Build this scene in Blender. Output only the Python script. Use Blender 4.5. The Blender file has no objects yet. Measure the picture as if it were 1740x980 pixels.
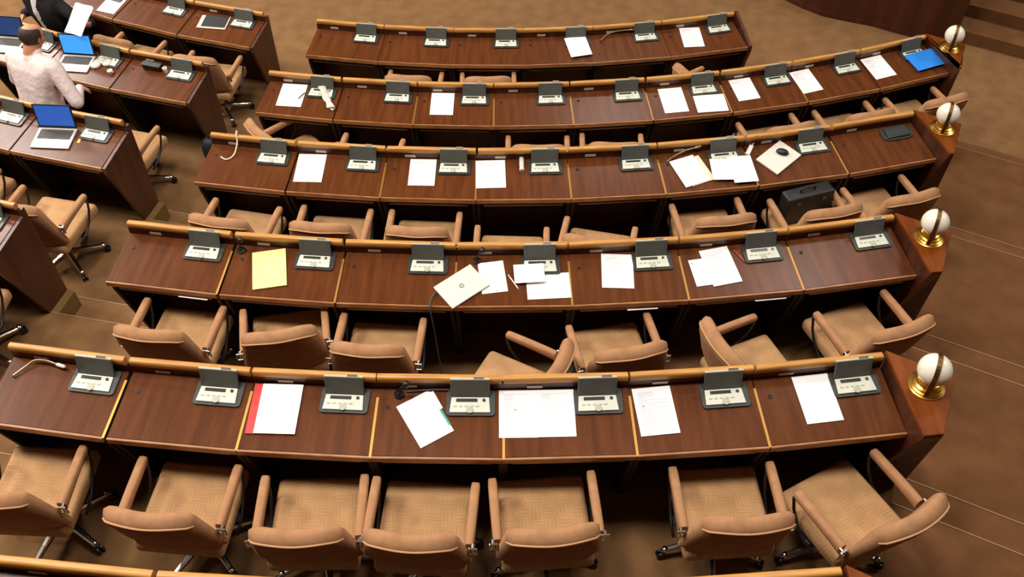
import bpy, bmesh, math, random
from mathutils import Vector, Matrix, Euler
random.seed(7)
scene = bpy.context.scene
COL = scene.collection
R = math.radians

# ------------------------------------------------------------------ camera, world, lights, exposure
cam_d = bpy.data.cameras.new('camera')
cam = bpy.data.objects.new('camera', cam_d)
COL.objects.link(cam)
PITCH, YAW, ROLL, FPX = 0.845253, 0.005318, -0.001282, 1617.47
fw = Vector((math.sin(YAW) * math.cos(PITCH), math.cos(YAW) * math.cos(PITCH), -math.sin(PITCH)))
rt0 = Vector((math.cos(YAW), -math.sin(YAW), 0))
up0 = rt0.cross(fw)
rt = math.cos(ROLL) * rt0 + math.sin(ROLL) * up0
up = -math.sin(ROLL) * rt0 + math.cos(ROLL) * up0
cam.matrix_world = Matrix(((rt.x, up.x, -fw.x, 0), (rt.y, up.y, -fw.y, 0), (rt.z, up.z, -fw.z, 5.066), (0, 0, 0, 1)))
cam_d.sensor_fit = 'HORIZONTAL'
cam_d.sensor_width = 36
cam_d.lens = 36 * FPX / 1740
cam_d.clip_end = 200
scene.camera = cam

world = bpy.data.worlds.new('hall_ambient')
scene.world = world
world.use_nodes = True
world.node_tree.nodes['Background'].inputs[0].default_value = (1.0, 0.90, 0.78, 1)
world.node_tree.nodes['Background'].inputs[1].default_value = 0.0

def area(x, y, z, size, energy, col=(1.0, 0.94, 0.87)):
    d = bpy.data.lights.new('ceiling_lamp', 'AREA')
    d.shape = 'DISK'
    d.size = size
    d.energy = energy
    d.color = col
    o = bpy.data.objects.new('ceiling_lamp', d)
    COL.objects.link(o)
    o.location = (x, y, z)
    return o
for lx, ly, le, ls in ((-6.5, 3.2, 520, 2.0), (-2.2, 3.2, 520, 2.0), (2.0, 3.2, 330, 2.0),      # bank above the middle rows
                       (-11.0, 7.0, 1000, 2.4), (-11.5, 12.5, 1700, 2.4), (-13.0, 18.0, 1900, 2.4), (13.5, 7.0, 800, 2.4),   # side banks
                       (5.6, 9.2, 260, 2.0), (2.6, 14.6, 260, 2.0)):
    area(lx, ly, 10.3, ls, le)

vs = scene.view_settings
vs.view_transform = 'Standard'
vs.look = 'None'
vs.gamma = 1
vs.use_curve_mapping = False
vs.exposure = 0.0

# ------------------------------------------------------------------ materials
def lin(c):
    return tuple(((v / 255) / 12.92 if v / 255 <= 0.04045 else ((v / 255 + 0.055) / 1.055) ** 2.4) for v in c) + (1,)

def mat(name, col, rough=0.6, metal=0.0, coat=0.0, spec=0.5):
    m = bpy.data.materials.new(name)
    m.use_nodes = True
    b = m.node_tree.nodes['Principled BSDF']
    b.inputs['Base Color'].default_value = lin(col)
    b.inputs['Roughness'].default_value = rough
    b.inputs['Metallic'].default_value = metal
    b.inputs['Coat Weight'].default_value = coat
    b.inputs['Specular IOR Level'].default_value = spec
    return m

def nd(m, t, **kw):
    n = m.node_tree.nodes.new(t)
    for k, v in kw.items():
        setattr(n, k, v)
    return n

def noise_mat(name, ca, cb, scale=(1, 1, 1), nscale=5, detail=4, rough=0.6, bump=0.0, bscale=None, coat=0.0, metal=0.0, rnd=False, lo=0.35, hi=0.65, spec=0.5):
    m = mat(name, ca, rough, metal, coat, spec)
    nt = m.node_tree
    L = nt.links.new
    b = nt.nodes['Principled BSDF']
    tc = nd(m, 'ShaderNodeTexCoord')
    mp = nd(m, 'ShaderNodeMapping')
    mp.inputs['Scale'].default_value = scale
    L(tc.outputs['Object'], mp.inputs['Vector'])
    if rnd:
        oi = nd(m, 'ShaderNodeObjectInfo')
        ml = nd(m, 'ShaderNodeMath', operation='MULTIPLY')
        ml.inputs[1].default_value = 37.0
        L(oi.outputs['Random'], ml.inputs[0])
        L(ml.outputs[0], mp.inputs['Location'])
    no = nd(m, 'ShaderNodeTexNoise')
    no.inputs['Scale'].default_value = nscale
    no.inputs['Detail'].default_value = detail
    L(mp.outputs[0], no.inputs['Vector'])
    rp = nd(m, 'ShaderNodeValToRGB')
    rp.color_ramp.elements[0].position = lo
    rp.color_ramp.elements[1].position = hi
    rp.color_ramp.elements[0].color = lin(ca)
    rp.color_ramp.elements[1].color = lin(cb)
    L(no.outputs['Fac'], rp.inputs[0])
    L(rp.outputs[0], b.inputs['Base Color'])
    if bump:
        n2 = nd(m, 'ShaderNodeTexNoise')
        n2.inputs['Scale'].default_value = bscale or nscale
        n2.inputs['Detail'].default_value = 2
        L(tc.outputs['Object'], n2.inputs['Vector'])
        bp = nd(m, 'ShaderNodeBump')
        bp.inputs['Strength'].default_value = bump
        bp.inputs['Distance'].default_value = 0.01
        L(n2.outputs['Fac'], bp.inputs['Height'])
        L(bp.outputs[0], b.inputs['Normal'])
    return m

def weave_mat():
    m = mat('woven_tan_upholstery', (190, 145, 98), 0.9, spec=0.2)
    nt = m.node_tree
    L = nt.links.new
    b = nt.nodes['Principled BSDF']
    tc = nd(m, 'ShaderNodeTexCoord')
    ch = nd(m, 'ShaderNodeTexChecker')
    ch.inputs['Scale'].default_value = 13
    L(tc.outputs['Object'], ch.inputs['Vector'])
    fa = []
    for d in ('X', 'Y'):
        w = nd(m, 'ShaderNodeTexWave', wave_type='BANDS', bands_direction=d)
        w.inputs['Scale'].default_value = 16
        w.inputs['Distortion'].default_value = 3.0
        L(tc.outputs['Object'], w.inputs['Vector'])
        fa.append(w)
    mx = nd(m, 'ShaderNodeMix', data_type='FLOAT')
    L(ch.outputs['Fac'], mx.inputs[0])
    L(fa[0].outputs['Fac'], mx.inputs[2])
    L(fa[1].outputs['Fac'], mx.inputs[3])
    no = nd(m, 'ShaderNodeTexNoise')
    no.inputs['Scale'].default_value = 9
    L(tc.outputs['Object'], no.inputs['Vector'])
    ad = nd(m, 'ShaderNodeMath', operation='MULTIPLY_ADD')
    ad.inputs[1].default_value = 0.22
    L(mx.outputs[0], ad.inputs[0])
    L(no.outputs['Fac'], ad.inputs[2])
    rp = nd(m, 'ShaderNodeValToRGB')
    rp.color_ramp.elements[0].position = 0.35
    rp.color_ramp.elements[1].position = 0.95
    rp.color_ramp.elements[0].color = lin((167, 127, 88))
    rp.color_ramp.elements[1].color = lin((192, 150, 104))
    L(ad.outputs[0], rp.inputs[0])
    L(rp.outputs[0], b.inputs['Base Color'])
    bp = nd(m, 'ShaderNodeBump')
    bp.inputs['Strength'].default_value = 0.25
    bp.inputs['Distance'].default_value = 0.004
    L(mx.outputs[0], bp.inputs['Height'])
    L(bp.outputs[0], b.inputs['Normal'])
    return m

def print_mat(name, lines=26, ink=(150, 150, 155), paper=(243, 241, 240), seed=0.0):
    m = mat(name, paper, 0.75, spec=0.2)
    nt = m.node_tree
    L = nt.links.new
    b = nt.nodes['Principled BSDF']
    tc = nd(m, 'ShaderNodeTexCoord')
    sp = nd(m, 'ShaderNodeSeparateXYZ')
    L(tc.outputs['Generated'], sp.inputs[0])
    def M(op, a, bb):
        n = nd(m, 'ShaderNodeMath', operation=op)
        for i, v in enumerate((a, bb)):
            if isinstance(v, (int, float)):
                n.inputs[i].default_value = v
            else:
                L(v, n.inputs[i])
        return n.outputs[0]
    row = M('MULTIPLY', sp.outputs['Y'], lines)
    fr = M('FRACT', row, 0)
    on = M('LESS_THAN', fr, 0.45)
    fl = M('FLOOR', row, 0)
    wn = nd(m, 'ShaderNodeTexWhiteNoise', noise_dimensions='1D')
    L(M('ADD', fl, seed), wn.inputs['W'])
    ln = M('MULTIPLY_ADD', wn.outputs['Value'], 0.6)
    ln.node.inputs[2].default_value = 0.35
    x0 = M('GREATER_THAN', sp.outputs['X'], 0.12)
    x1 = M('LESS_THAN', sp.outputs['X'], M('MINIMUM', ln, 0.88))
    y0 = M('GREATER_THAN', sp.outputs['Y'], 0.08)
    y1 = M('LESS_THAN', sp.outputs['Y'], 0.92)
    f = M('MULTIPLY', M('MULTIPLY', on, M('MULTIPLY', x0, x1)), M('MULTIPLY', y0, y1))
    f = M('MULTIPLY', f, 0.55)
    mx = nd(m, 'ShaderNodeMix', data_type='RGBA')
    L(f, mx.inputs[0])
    mx.inputs[6].default_value = lin(paper)
    mx.inputs[7].default_value = lin(ink)
    L(mx.outputs[2], b.inputs['Base Color'])
    return m

def emit_mat(name, col, strength):
    m = mat(name, col, 0.2)
    b = m.node_tree.nodes['Principled BSDF']
    b.inputs['Emission Color'].default_value = lin(col)
    b.inputs['Emission Strength'].default_value = strength
    return m

M = {}
M['wood'] = noise_mat('dark_walnut_veneer', (80, 42, 20), (98, 54, 26), (14, 1.2, 6), 1.6, 5, 0.26, rnd=True, spec=0.18)
M['wood_panel'] = noise_mat('dark_walnut_panel', (58, 27, 14), (82, 42, 22), (10, 10, 0.8), 1.5, 4, 0.4, rnd=True)
M['wood_red'] = noise_mat('reddish_pedestal_wood', (98, 46, 12), (120, 62, 20), (9, 1.5, 5), 1.8, 4, 0.42, spec=0.12, rnd=True)
M['wood_edge'] = noise_mat('pale_edge_banding', (142, 92, 52), (170, 118, 72), (3, 9, 9), 3, 3, 0.35, rnd=True)  # edge banding paler than the desktop
M['oak'] = noise_mat('light_oak_rail', (172, 118, 54), (198, 144, 72), (2.5, 22, 22), 2.0, 4, 0.38, rnd=True)
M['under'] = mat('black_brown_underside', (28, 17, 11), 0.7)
M['tray'] = mat('tray_metal_edge', (132, 112, 98), 0.45, 0.2)
M['brass'] = mat('polished_brass', (226, 178, 84), 0.28, 1.0)
M['strap'] = mat('brass_strap_dark_reflection', (104, 76, 42), 0.4, 0.8)  # dark surroundings mirrored in the brass are put into this base colour
M['plinth'] = mat('olive_brown_plinth', (112, 84, 42), 0.6)
M['brass_strip'] = mat('brass_joint_strip', (176, 132, 66), 0.42, 0.8)
M['chrome'] = mat('chrome', (205, 200, 192), 0.2, 1.0)
M['black'] = mat('black_plastic', (18, 18, 20), 0.45)
M['plate_dark'] = mat('dark_grey_console_plate', (44, 48, 44), 0.4)
M['lid'] = noise_mat('grey_green_console_lid', (78, 80, 74), (92, 94, 88), (1, 1, 1), 8, 2, 0.42)
M['keypad'] = mat('pale_keypad_plastic', (204, 206, 190), 0.5)
M['lcd'] = mat('dark_lcd', (52, 54, 48), 0.25)
M['keys'] = mat('grey_keys', (172, 172, 152), 0.5)
M['plate'] = mat('pale_name_plate', (196, 178, 158), 0.5)
M['hole'] = mat('dark_grommet', (14, 9, 7), 0.5)
M['seat'] = weave_mat()
M['fabric'] = noise_mat('peach_tan_upholstery', (156, 114, 80), (170, 126, 90), (1, 1, 1), 14, 3, 0.9, bump=0.15, bscale=180, spec=0.15)
M['piping'] = mat('pale_tan_piping', (186, 142, 102), 0.85, spec=0.2)
M['hall_wall'] = mat('wood_brown_wall', (74, 54, 38), 0.7)
M['hall_ceiling'] = mat('cream_ceiling', (170, 156, 136), 0.9)
M['carpet'] = noise_mat('brown_carpet', (118, 86, 56), (131, 97, 63), (1, 1, 1), 6.0, 6, 0.95, bump=0.5, bscale=160, spec=0.1)
M['carpet_step'] = noise_mat('brown_step_carpet', (104, 70, 43), (114, 78, 49), (1, 1, 1), 6.0, 6, 0.95, bump=0.5, bscale=160, spec=0.1)
M['nosing'] = mat('pale_step_nosing', (150, 112, 74), 0.6)
M['podium'] = noise_mat('dark_mahogany_podium', (58, 26, 14), (76, 36, 20), (8, 8, 0.7), 1.2, 4, 0.35)
M['opal'] = mat('opal_glass', (238, 230, 212), 0.18, coat=0.5)
M['paper'] = mat('white_paper', (244, 242, 241), 0.75, spec=0.2)
M['text'] = print_mat('printed_white_sheet')
M['text2'] = print_mat('printed_white_sheet_wide', 34, (165, 165, 172), seed=11.3)
M['text3'] = print_mat('lined_white_sheet', 16, (176, 176, 184), seed=4.7)
M['yellow'] = mat('yellow_pad_paper', (240, 226, 150), 0.8, spec=0.2)
M['red'] = mat('red_folder', (206, 36, 28), 0.5)
M['blue'] = mat('bright_blue_folder', (34, 130, 226), 0.45)
M['green'] = mat('green_tab', (40, 160, 130), 0.5)
M['cream'] = mat('cream_card', (224, 212, 184), 0.7)
M['silver'] = mat('silver_aluminium', (206, 198, 188), 0.38, 0.35)
M['silver_light'] = mat('pale_silver_lid', (216, 212, 200), 0.45, 0.1)
M['keyboard'] = mat('dark_grey_keyboard', (72, 66, 62), 0.6)
M['screen_b'] = emit_mat('bright_blue_screen', (52, 146, 232), 0.75)
M['screen'] = emit_mat('blue_screen', (34, 88, 176), 0.6)
M['screen_d'] = emit_mat('dim_blue_screen', (26, 62, 118), 0.4)
M['glassy'] = mat('milky_plastic', (206, 200, 188), 0.25, coat=0.4)
M['white'] = mat('white_plastic', (230, 228, 220), 0.4)
M['tan_metal'] = mat('champagne_metal', (176, 150, 118), 0.3, 0.6)
M['leather'] = noise_mat('black_leather', (16, 15, 16), (30, 28, 28), (1, 1, 1), 18, 3, 0.5, bump=0.2, bscale=60)
M['navy_bag'] = noise_mat('dark_navy_nylon', (16, 20, 30), (28, 34, 46), (1, 1, 1), 16, 3, 0.65, bump=0.2, bscale=80)
M['skin'] = mat('skin', (198, 138, 104), 0.55)
M['shirt'] = noise_mat('pale_pink_shirt', (226, 206, 202), (238, 220, 216), (1, 1, 1), 10, 3, 0.85, bump=1.0, bscale=16, spec=0.2)
M['trousers'] = mat('dark_trousers', (36, 34, 38), 0.85)
M['suit'] = noise_mat('charcoal_suit', (28, 26, 30), (40, 37, 40), (1, 1, 1), 12, 3, 0.85, bump=0.2, bscale=14, spec=0.2)
M['white_shirt'] = mat('white_shirt', (228, 222, 216), 0.8)
M['hair'] = noise_mat('dark_brown_hair', (38, 24, 18), (62, 42, 32), (1, 1, 1), 40, 3, 0.7)
M['red_pen'] = mat('red_pen', (170, 60, 50), 0.4)
M['pen'] = mat('pale_pen', (226, 214, 196), 0.4)
M['yellow_tag'] = mat('yellow_tag', (222, 190, 40), 0.5)

# ------------------------------------------------------------------ mesh helpers
class MB:
    def __init__(s):
        s.bm = bmesh.new()
        s.mi = 0
    def _mark(s, faces):
        for f in faces:
            f.material_index = s.mi
    def box(s, c, d, bev=0.0, seg=2, rot=None):
        b2 = bmesh.new()
        bmesh.ops.create_cube(b2, size=1)
        for v in b2.verts:
            v.co = Vector((v.co.x * d[0], v.co.y * d[1], v.co.z * d[2]))
        if bev:
            bmesh.ops.bevel(b2, geom=b2.edges[:], offset=bev, segments=seg, affect='EDGES', profile=0.5)
        mt = Matrix.Translation(c)
        if rot:
            mt = mt @ Euler(rot).to_matrix().to_4x4()
        return s._merge(b2, mt)
    def _merge(s, b2, mt=None):
        if mt is not None:
            b2.transform(mt)
        mp = {v: s.bm.verts.new(v.co) for v in b2.verts}
        for f in b2.faces:
            try:
                nf = s.bm.faces.new([mp[v] for v in f.verts])
                nf.material_index = s.mi
            except ValueError:
                pass
        b2.free()
        return s
    def prism(s, poly, axis, a0, a1, bev=0.0, poly2=None):
        """poly of 2-D points extruded along axis between a0 and a1 (poly2: the far end's outline)"""
        b2 = bmesh.new()
        def P(q, a):
            return {'x': (a, q[0], q[1]), 'y': (q[0], a, q[1]), 'z': (q[0], q[1], a)}[axis]
        A = [b2.verts.new(P(q, a0)) for q in poly]
        B = [b2.verts.new(P(q, a1)) for q in (poly2 or poly)]
        n = len(poly)
        b2.faces.new(A)
        b2.faces.new(B[::-1])
        for i in range(n):
            b2.faces.new((A[i], B[i], B[(i + 1) % n], A[(i + 1) % n]))
        bmesh.ops.recalc_face_normals(b2, faces=b2.faces[:])
        if bev:
            bmesh.ops.bevel(b2, geom=b2.edges[:], offset=bev, segments=2, affect='EDGES', profile=0.5)
        return s._merge(b2)
    def loft(s, rings, cap=True, closed=True):
        b2 = bmesh.new()
        V = [[b2.verts.new(p) for p in r] for r in rings]
        n = len(rings[0])
        for a, b in zip(V, V[1:]):
            for i in range(n if closed else n - 1):
                b2.faces.new((a[i], a[(i + 1) % n], b[(i + 1) % n], b[i]))
        if cap and closed:
            b2.faces.new(V[0][::-1])
            b2.faces.new(V[-1])
        bmesh.ops.recalc_face_normals(b2, faces=b2.faces[:])
        return s._merge(b2)
    def tube(s, pts, r, seg=8):
        pts = [Vector(p) for p in pts]
        rr = r if isinstance(r, (list, tuple)) else [r] * len(pts)
        rings = []
        prev = None
        for i, p in enumerate(pts):
            t = (pts[min(i + 1, len(pts) - 1)] - pts[max(i - 1, 0)]).normalized()
            a = prev if prev is not None else (Vector((0, 0, 1)) if abs(t.z) < 0.9 else Vector((1, 0, 0)))
            u = (a - t * a.dot(t)).normalized()
            v = t.cross(u)
            prev = u
            rings.append([p + rr[i] * (math.cos(k * 2 * math.pi / seg) * u + math.sin(k * 2 * math.pi / seg) * v) for k in range(seg)])
        return s.loft(rings)
    def lathe(s, prof, seg=24, c=(0, 0, 0)):
        rings = [[(c[0] + max(r, 1e-4) * math.cos(k * 2 * math.pi / seg), c[1] + max(r, 1e-4) * math.sin(k * 2 * math.pi / seg), c[2] + z) for k in range(seg)] for r, z in prof]
        return s.loft(rings)
    def mesh(s, name, mats, smooth=False, angle=None):
        me = bpy.data.meshes.new(name)
        s.bm.to_mesh(me)
        s.bm.free()
        for m in (mats if isinstance(mats, (list, tuple)) else [mats]):
            me.materials.append(M[m])
        if smooth:
            for f in me.polygons:
                f.use_smooth = True
            if angle:
                me.set_sharp_from_angle(angle=R(angle))
        return me

def link(name, me, parent=None, loc=None, rotz=None, mw=None):
    o = bpy.data.objects.new(name, me)
    COL.objects.link(o)
    if parent:
        o.parent = parent
    if mw is not None:
        o.matrix_local = mw
    if loc is not None:
        o.location = loc
    if rotz is not None:
        o.rotation_euler = (0, 0, rotz)
    return o
def tag(o, label, cat, group=None):
    o['label'] = label
    o['category'] = cat
    if group:
        o['group'] = group
    return o
def thing(name, label, cat, mw, group=None):
    o = bpy.data.objects.new(name, None)
    o.empty_display_size = 0.1
    COL.objects.link(o)
    o.matrix_world = mw
    return tag(o, label, cat, group)
def struct(name, me):
    o = link(name, me)
    o['kind'] = 'structure'
    return o

# ------------------------------------------------------------------ layout of the chamber: concentric rows on tiers
CX, CY = -0.032, 18.543
ROWR = [16.795, 15.462, 14.121, 12.765, 11.420, 10.052]
ROWZ = [0.332, 0.0, -0.345, -0.677, -1.043, -1.368]
DEPTH = 0.447
H_RAIL, H_FAR, SLOPE = 0.90, 0.80, 0.12
TILT = math.atan(SLOPE)
def ring(r, th):
    a = R(th)
    return Vector((CX + r * math.sin(a), CY - r * math.cos(a)))
def row_frame(row, th, s=0.0, h=0.0, yaw=0.0):
    q = ring(ROWR[row] + s, th)
    return Matrix.Translation((q.x, q.y, ROWZ[row] + h)) @ Matrix.Rotation(R(th + yaw), 4, 'Z')
def desk_h(s):
    return H_FAR - (s - 0.03) * SLOPE
def on_desk(row, th, s, yaw=0.0, lift=0.0):
    q = ring(ROWR[row] + s, th)
    return Matrix.Translation((q.x, q.y, ROWZ[row] + desk_h(s) + lift)) @ Matrix.Rotation(R(th), 4, 'Z') @ Matrix.Rotation(TILT, 4, 'X') @ Matrix.Rotation(R(yaw), 4, 'Z')

MAIN = {0: [-12.5, -10.02, -7.54, -5.06, -2.56, -0.05, 2.45, 4.97],
        1: [-10.32, -7.65, -5.07, -2.53, -0.02, 2.53, 5.07, 7.81],
        2: [-10.44, -7.33, -4.29, -1.25, 1.72, 4.73, 7.74, 10.84],
        3: [-10.57, -7.32, -4.13, -0.94, 2.24, 5.41, 8.58, 11.85, 15.15],
        4: [-10.92, -7.40, -3.92, -0.46, 2.96, 6.46, 9.99, 13.52, 17.04, 20.67],
        5: [-11.14, -7.03, -2.90, 1.13, 5.22, 9.27, 13.85]}
SIDE = {2: [-16.75, -13.72], 3: [-20.8, -17.54, -13.9], 4: [-25.4, -21.7, -17.92, -14.11], 5: [-27.9, -23.44, -19.04, -14.44]}
ORD = ['zeroth', 'first', 'second', 'third', 'fourth', 'fifth', 'sixth', 'seventh', 'eighth', 'ninth']
ROWNAME = {5: 'front', 4: 'second', 3: 'third', 2: 'fourth', 1: 'fifth', 0: 'rearmost'}
def where_main(row, i):
    n = len(MAIN[row]) - 1
    if row == 5:
        return '%s from the side-block aisle, front row' % ORD[i + 1]
    k = n - i
    return '%s from the globe lamp, %s row' % (ORD[k] if k > 1 else 'nearest', ROWNAME[row]) if k > 1 else 'beside the globe lamp, %s row' % ROWNAME[row]
def where_side(row, i):
    n = len(SIDE[row]) - 1
    k = n - i
    return '%s from the aisle, %s row of the side block' % (ORD[k], ROWNAME[row])

# ------------------------------------------------------------------ floor: tiers, steps, front floor
AISLE_A = Vector((0.40, 0.917)).normalized()
def bound_x(y):
    return 2.33 + (y - 2.95) * 0.415
def arc_poly(rad, th0=-48.0):
    pts = []
    th = th0
    while th < 40:
        q = ring(rad, th)
        if q.x > bound_x(q.y):
            break
        pts.append((q.x, q.y))
        th += 0.5
    lo, hi = th - 0.5, th
    for _ in range(30):
        mid = (lo + hi) / 2
        q = ring(rad, mid)
        if q.x > bound_x(q.y):
            hi = mid
        else:
            lo = mid
    q = ring(rad, lo)
    pts.append((q.x, q.y))
    return pts
YB = -7.9
def tier(rad, ztop, zbot, nosing=True):
    arc = arc_poly(rad)
    poly = arc + [(bound_x(YB), YB), (-16.98, YB), (-16.98, arc[0][1])]
    mb = MB()
    mb.prism(poly, 'z', zbot, ztop)
    o = struct('floor', mb.mesh('tier_floor', 'carpet'))
    if nosing:
        rr = []
        for th10 in range(-150, -99, 5):
            q = ring(rad, th10 / 10)
            q2 = ring(rad + 0.008, th10 / 10)
            rr.append([(q.x, q.y, ztop), (q2.x, q2.y, ztop), (q2.x, q2.y, ztop + 0.004), (q.x, q.y, ztop + 0.004)])
        m2 = MB()
        m2.loft(rr)
        link('step_nosing', m2.mesh('step_nosing', 'nosing'), o)
    return o
mb = MB()
mb.prism([(-16.99, YB), (16.99, YB), (16.99, 25.99), (-16.99, 25.99)], 'z', -1.7, ROWZ[5])
struct('floor', mb.mesh('front_floor', 'carpet'))
NV = Vector((0.455, 0.890))
TV = Vector((0.890, -0.455))
def right_step(c, ztop, zbot, nosing=True):
    def P(t):
        return NV * c + TV * t
    lo, hi = -20, 20
    for _ in range(50):
        mid = (lo + hi) / 2
        q = P(mid)
        if q.x > bound_x(q.y) + 0.001:
            hi = mid
        else:
            lo = mid
    a = P(hi)
    b = P(hi + 9)
    poly = [(a.x, a.y), (b.x, b.y), (b.x, YB), (bound_x(YB) + 0.001, YB)]
    mb = MB()
    mb.prism(poly, 'z', zbot, ztop)
    o = struct('floor', mb.mesh('aisle_step', 'carpet_step'))
    if nosing:
        m2 = MB()
        i0, i1 = a - NV * 0.008, b - NV * 0.008
        m2.prism([(a.x, a.y), (b.x, b.y), (i1.x, i1.y), (i0.x, i0.y)], 'z', ztop, ztop + 0.004)
        link('step_nosing', m2.mesh('step_nosing', 'nosing'), o)
STEPC = {4: 8.49, 3: 6.756, 2: 5.078, 1: 3.51, 0: 1.95}
for i in (4, 3, 2, 1, 0):
    zl = ROWZ[i + 1]
    zm = (ROWZ[i] + zl) / 2
    tier(ROWR[i] - 0.07, zm, zl - 0.01)
    tier(ROWR[i] + 0.23, ROWZ[i], zm - 0.01)
    right_step(STEPC[i] + 0.33, zm, zl - 0.01, nosing=(i < 4))
    right_step(STEPC[i], ROWZ[i], zm - 0.01)

# the hall's shell: walls and ceiling, outside the picture
def slab(name, lo, hi, m):
    mb = MB()
    c = [(a + b) / 2 for a, b in zip(lo, hi)]
    mb.box(c, [b - a for a, b in zip(lo, hi)])
    struct(name, mb.mesh(name, m))
slab('wall_left', (-17.2, -8, -1.7), (-17, 26, 11), 'hall_wall')
slab('wall_right', (17, -8, -1.7), (17.2, 26, 11), 'hall_wall')
slab('wall_front', (-17.2, 26, -1.7), (17.2, 26.2, 11), 'hall_wall')
slab('wall_back', (-17.2, -8.2, -1.7), (17.2, -8, 11), 'hall_wall')
slab('ceiling', (-17.2, -8.2, 10.5), (17.2, 26.2, 10.7), 'hall_ceiling')

# podium (dark curved wall) and the steps beside it
def podium():
    base = [(3.0, 11.6), (3.2, 11.0), (3.454, 10.442), (3.62, 10.26), (3.833, 10.088), (4.08, 9.985), (4.351, 9.882), (4.655, 9.707), (4.95, 9.56), (5.20, 9.47)]
    back = [(5.75, 10.6), (5.2, 13.0), (3.4, 13.0)]
    mb = MB()
    mb.prism(base + back, 'z', ROWZ[5], ROWZ[5] + 1.5)
    o = thing('podium', 'dark mahogany podium with curved front beside the carpeted steps', 'podium', Matrix.Identity(4))
    link('front_wall', mb.mesh('podium_wall', 'podium'), o)
    m2 = MB()
    for (x0, y0), (x1, y1) in zip(base[2:], base[3:]):
        pass
    m3 = MB()
    rr = []
    for k, (x, y) in enumerate(base):
        a = Vector(base[max(k - 1, 0)])
        b = Vector(base[min(k + 1, len(base) - 1)])
        t = (b - a).normalized()
        n = Vector((t.y, -t.x))
        p0 = Vector((x, y)) - n * -0.0
        p1 = Vector((x, y)) + n * 0.02
        z = ROWZ[5]
        rr.append([(p0.x, p0.y, z), (p1.x, p1.y, z), (p1.x, p1.y, z + 0.06), (p0.x, p0.y, z + 0.06)])
    m3.loft(rr)
    link('plinth', m3.mesh('podium_plinth', 'podium'), o)
podium()
d0 = Vector((0.876, -0.482))
n0 = Vector((0.482, 0.876))
for k in range(4):
    p = Vector((5.16, 9.60)) + n0 * (0.33 * k)
    a = p - d0 * 0.0
    b = p + d0 * 4
    e = b + n0 * 3
    f = a + n0 * 3
    mb = MB()
    mb.prism([(a.x, a.y), (b.x, b.y), (e.x, e.y), (f.x, f.y)], 'z', ROWZ[5] + 0.15 * k - (0.0 if k == 0 else 0.01), ROWZ[5] + 0.15 * (k + 1))
    struct('floor', mb.mesh('podium_step', 'carpet_step'))

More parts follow.
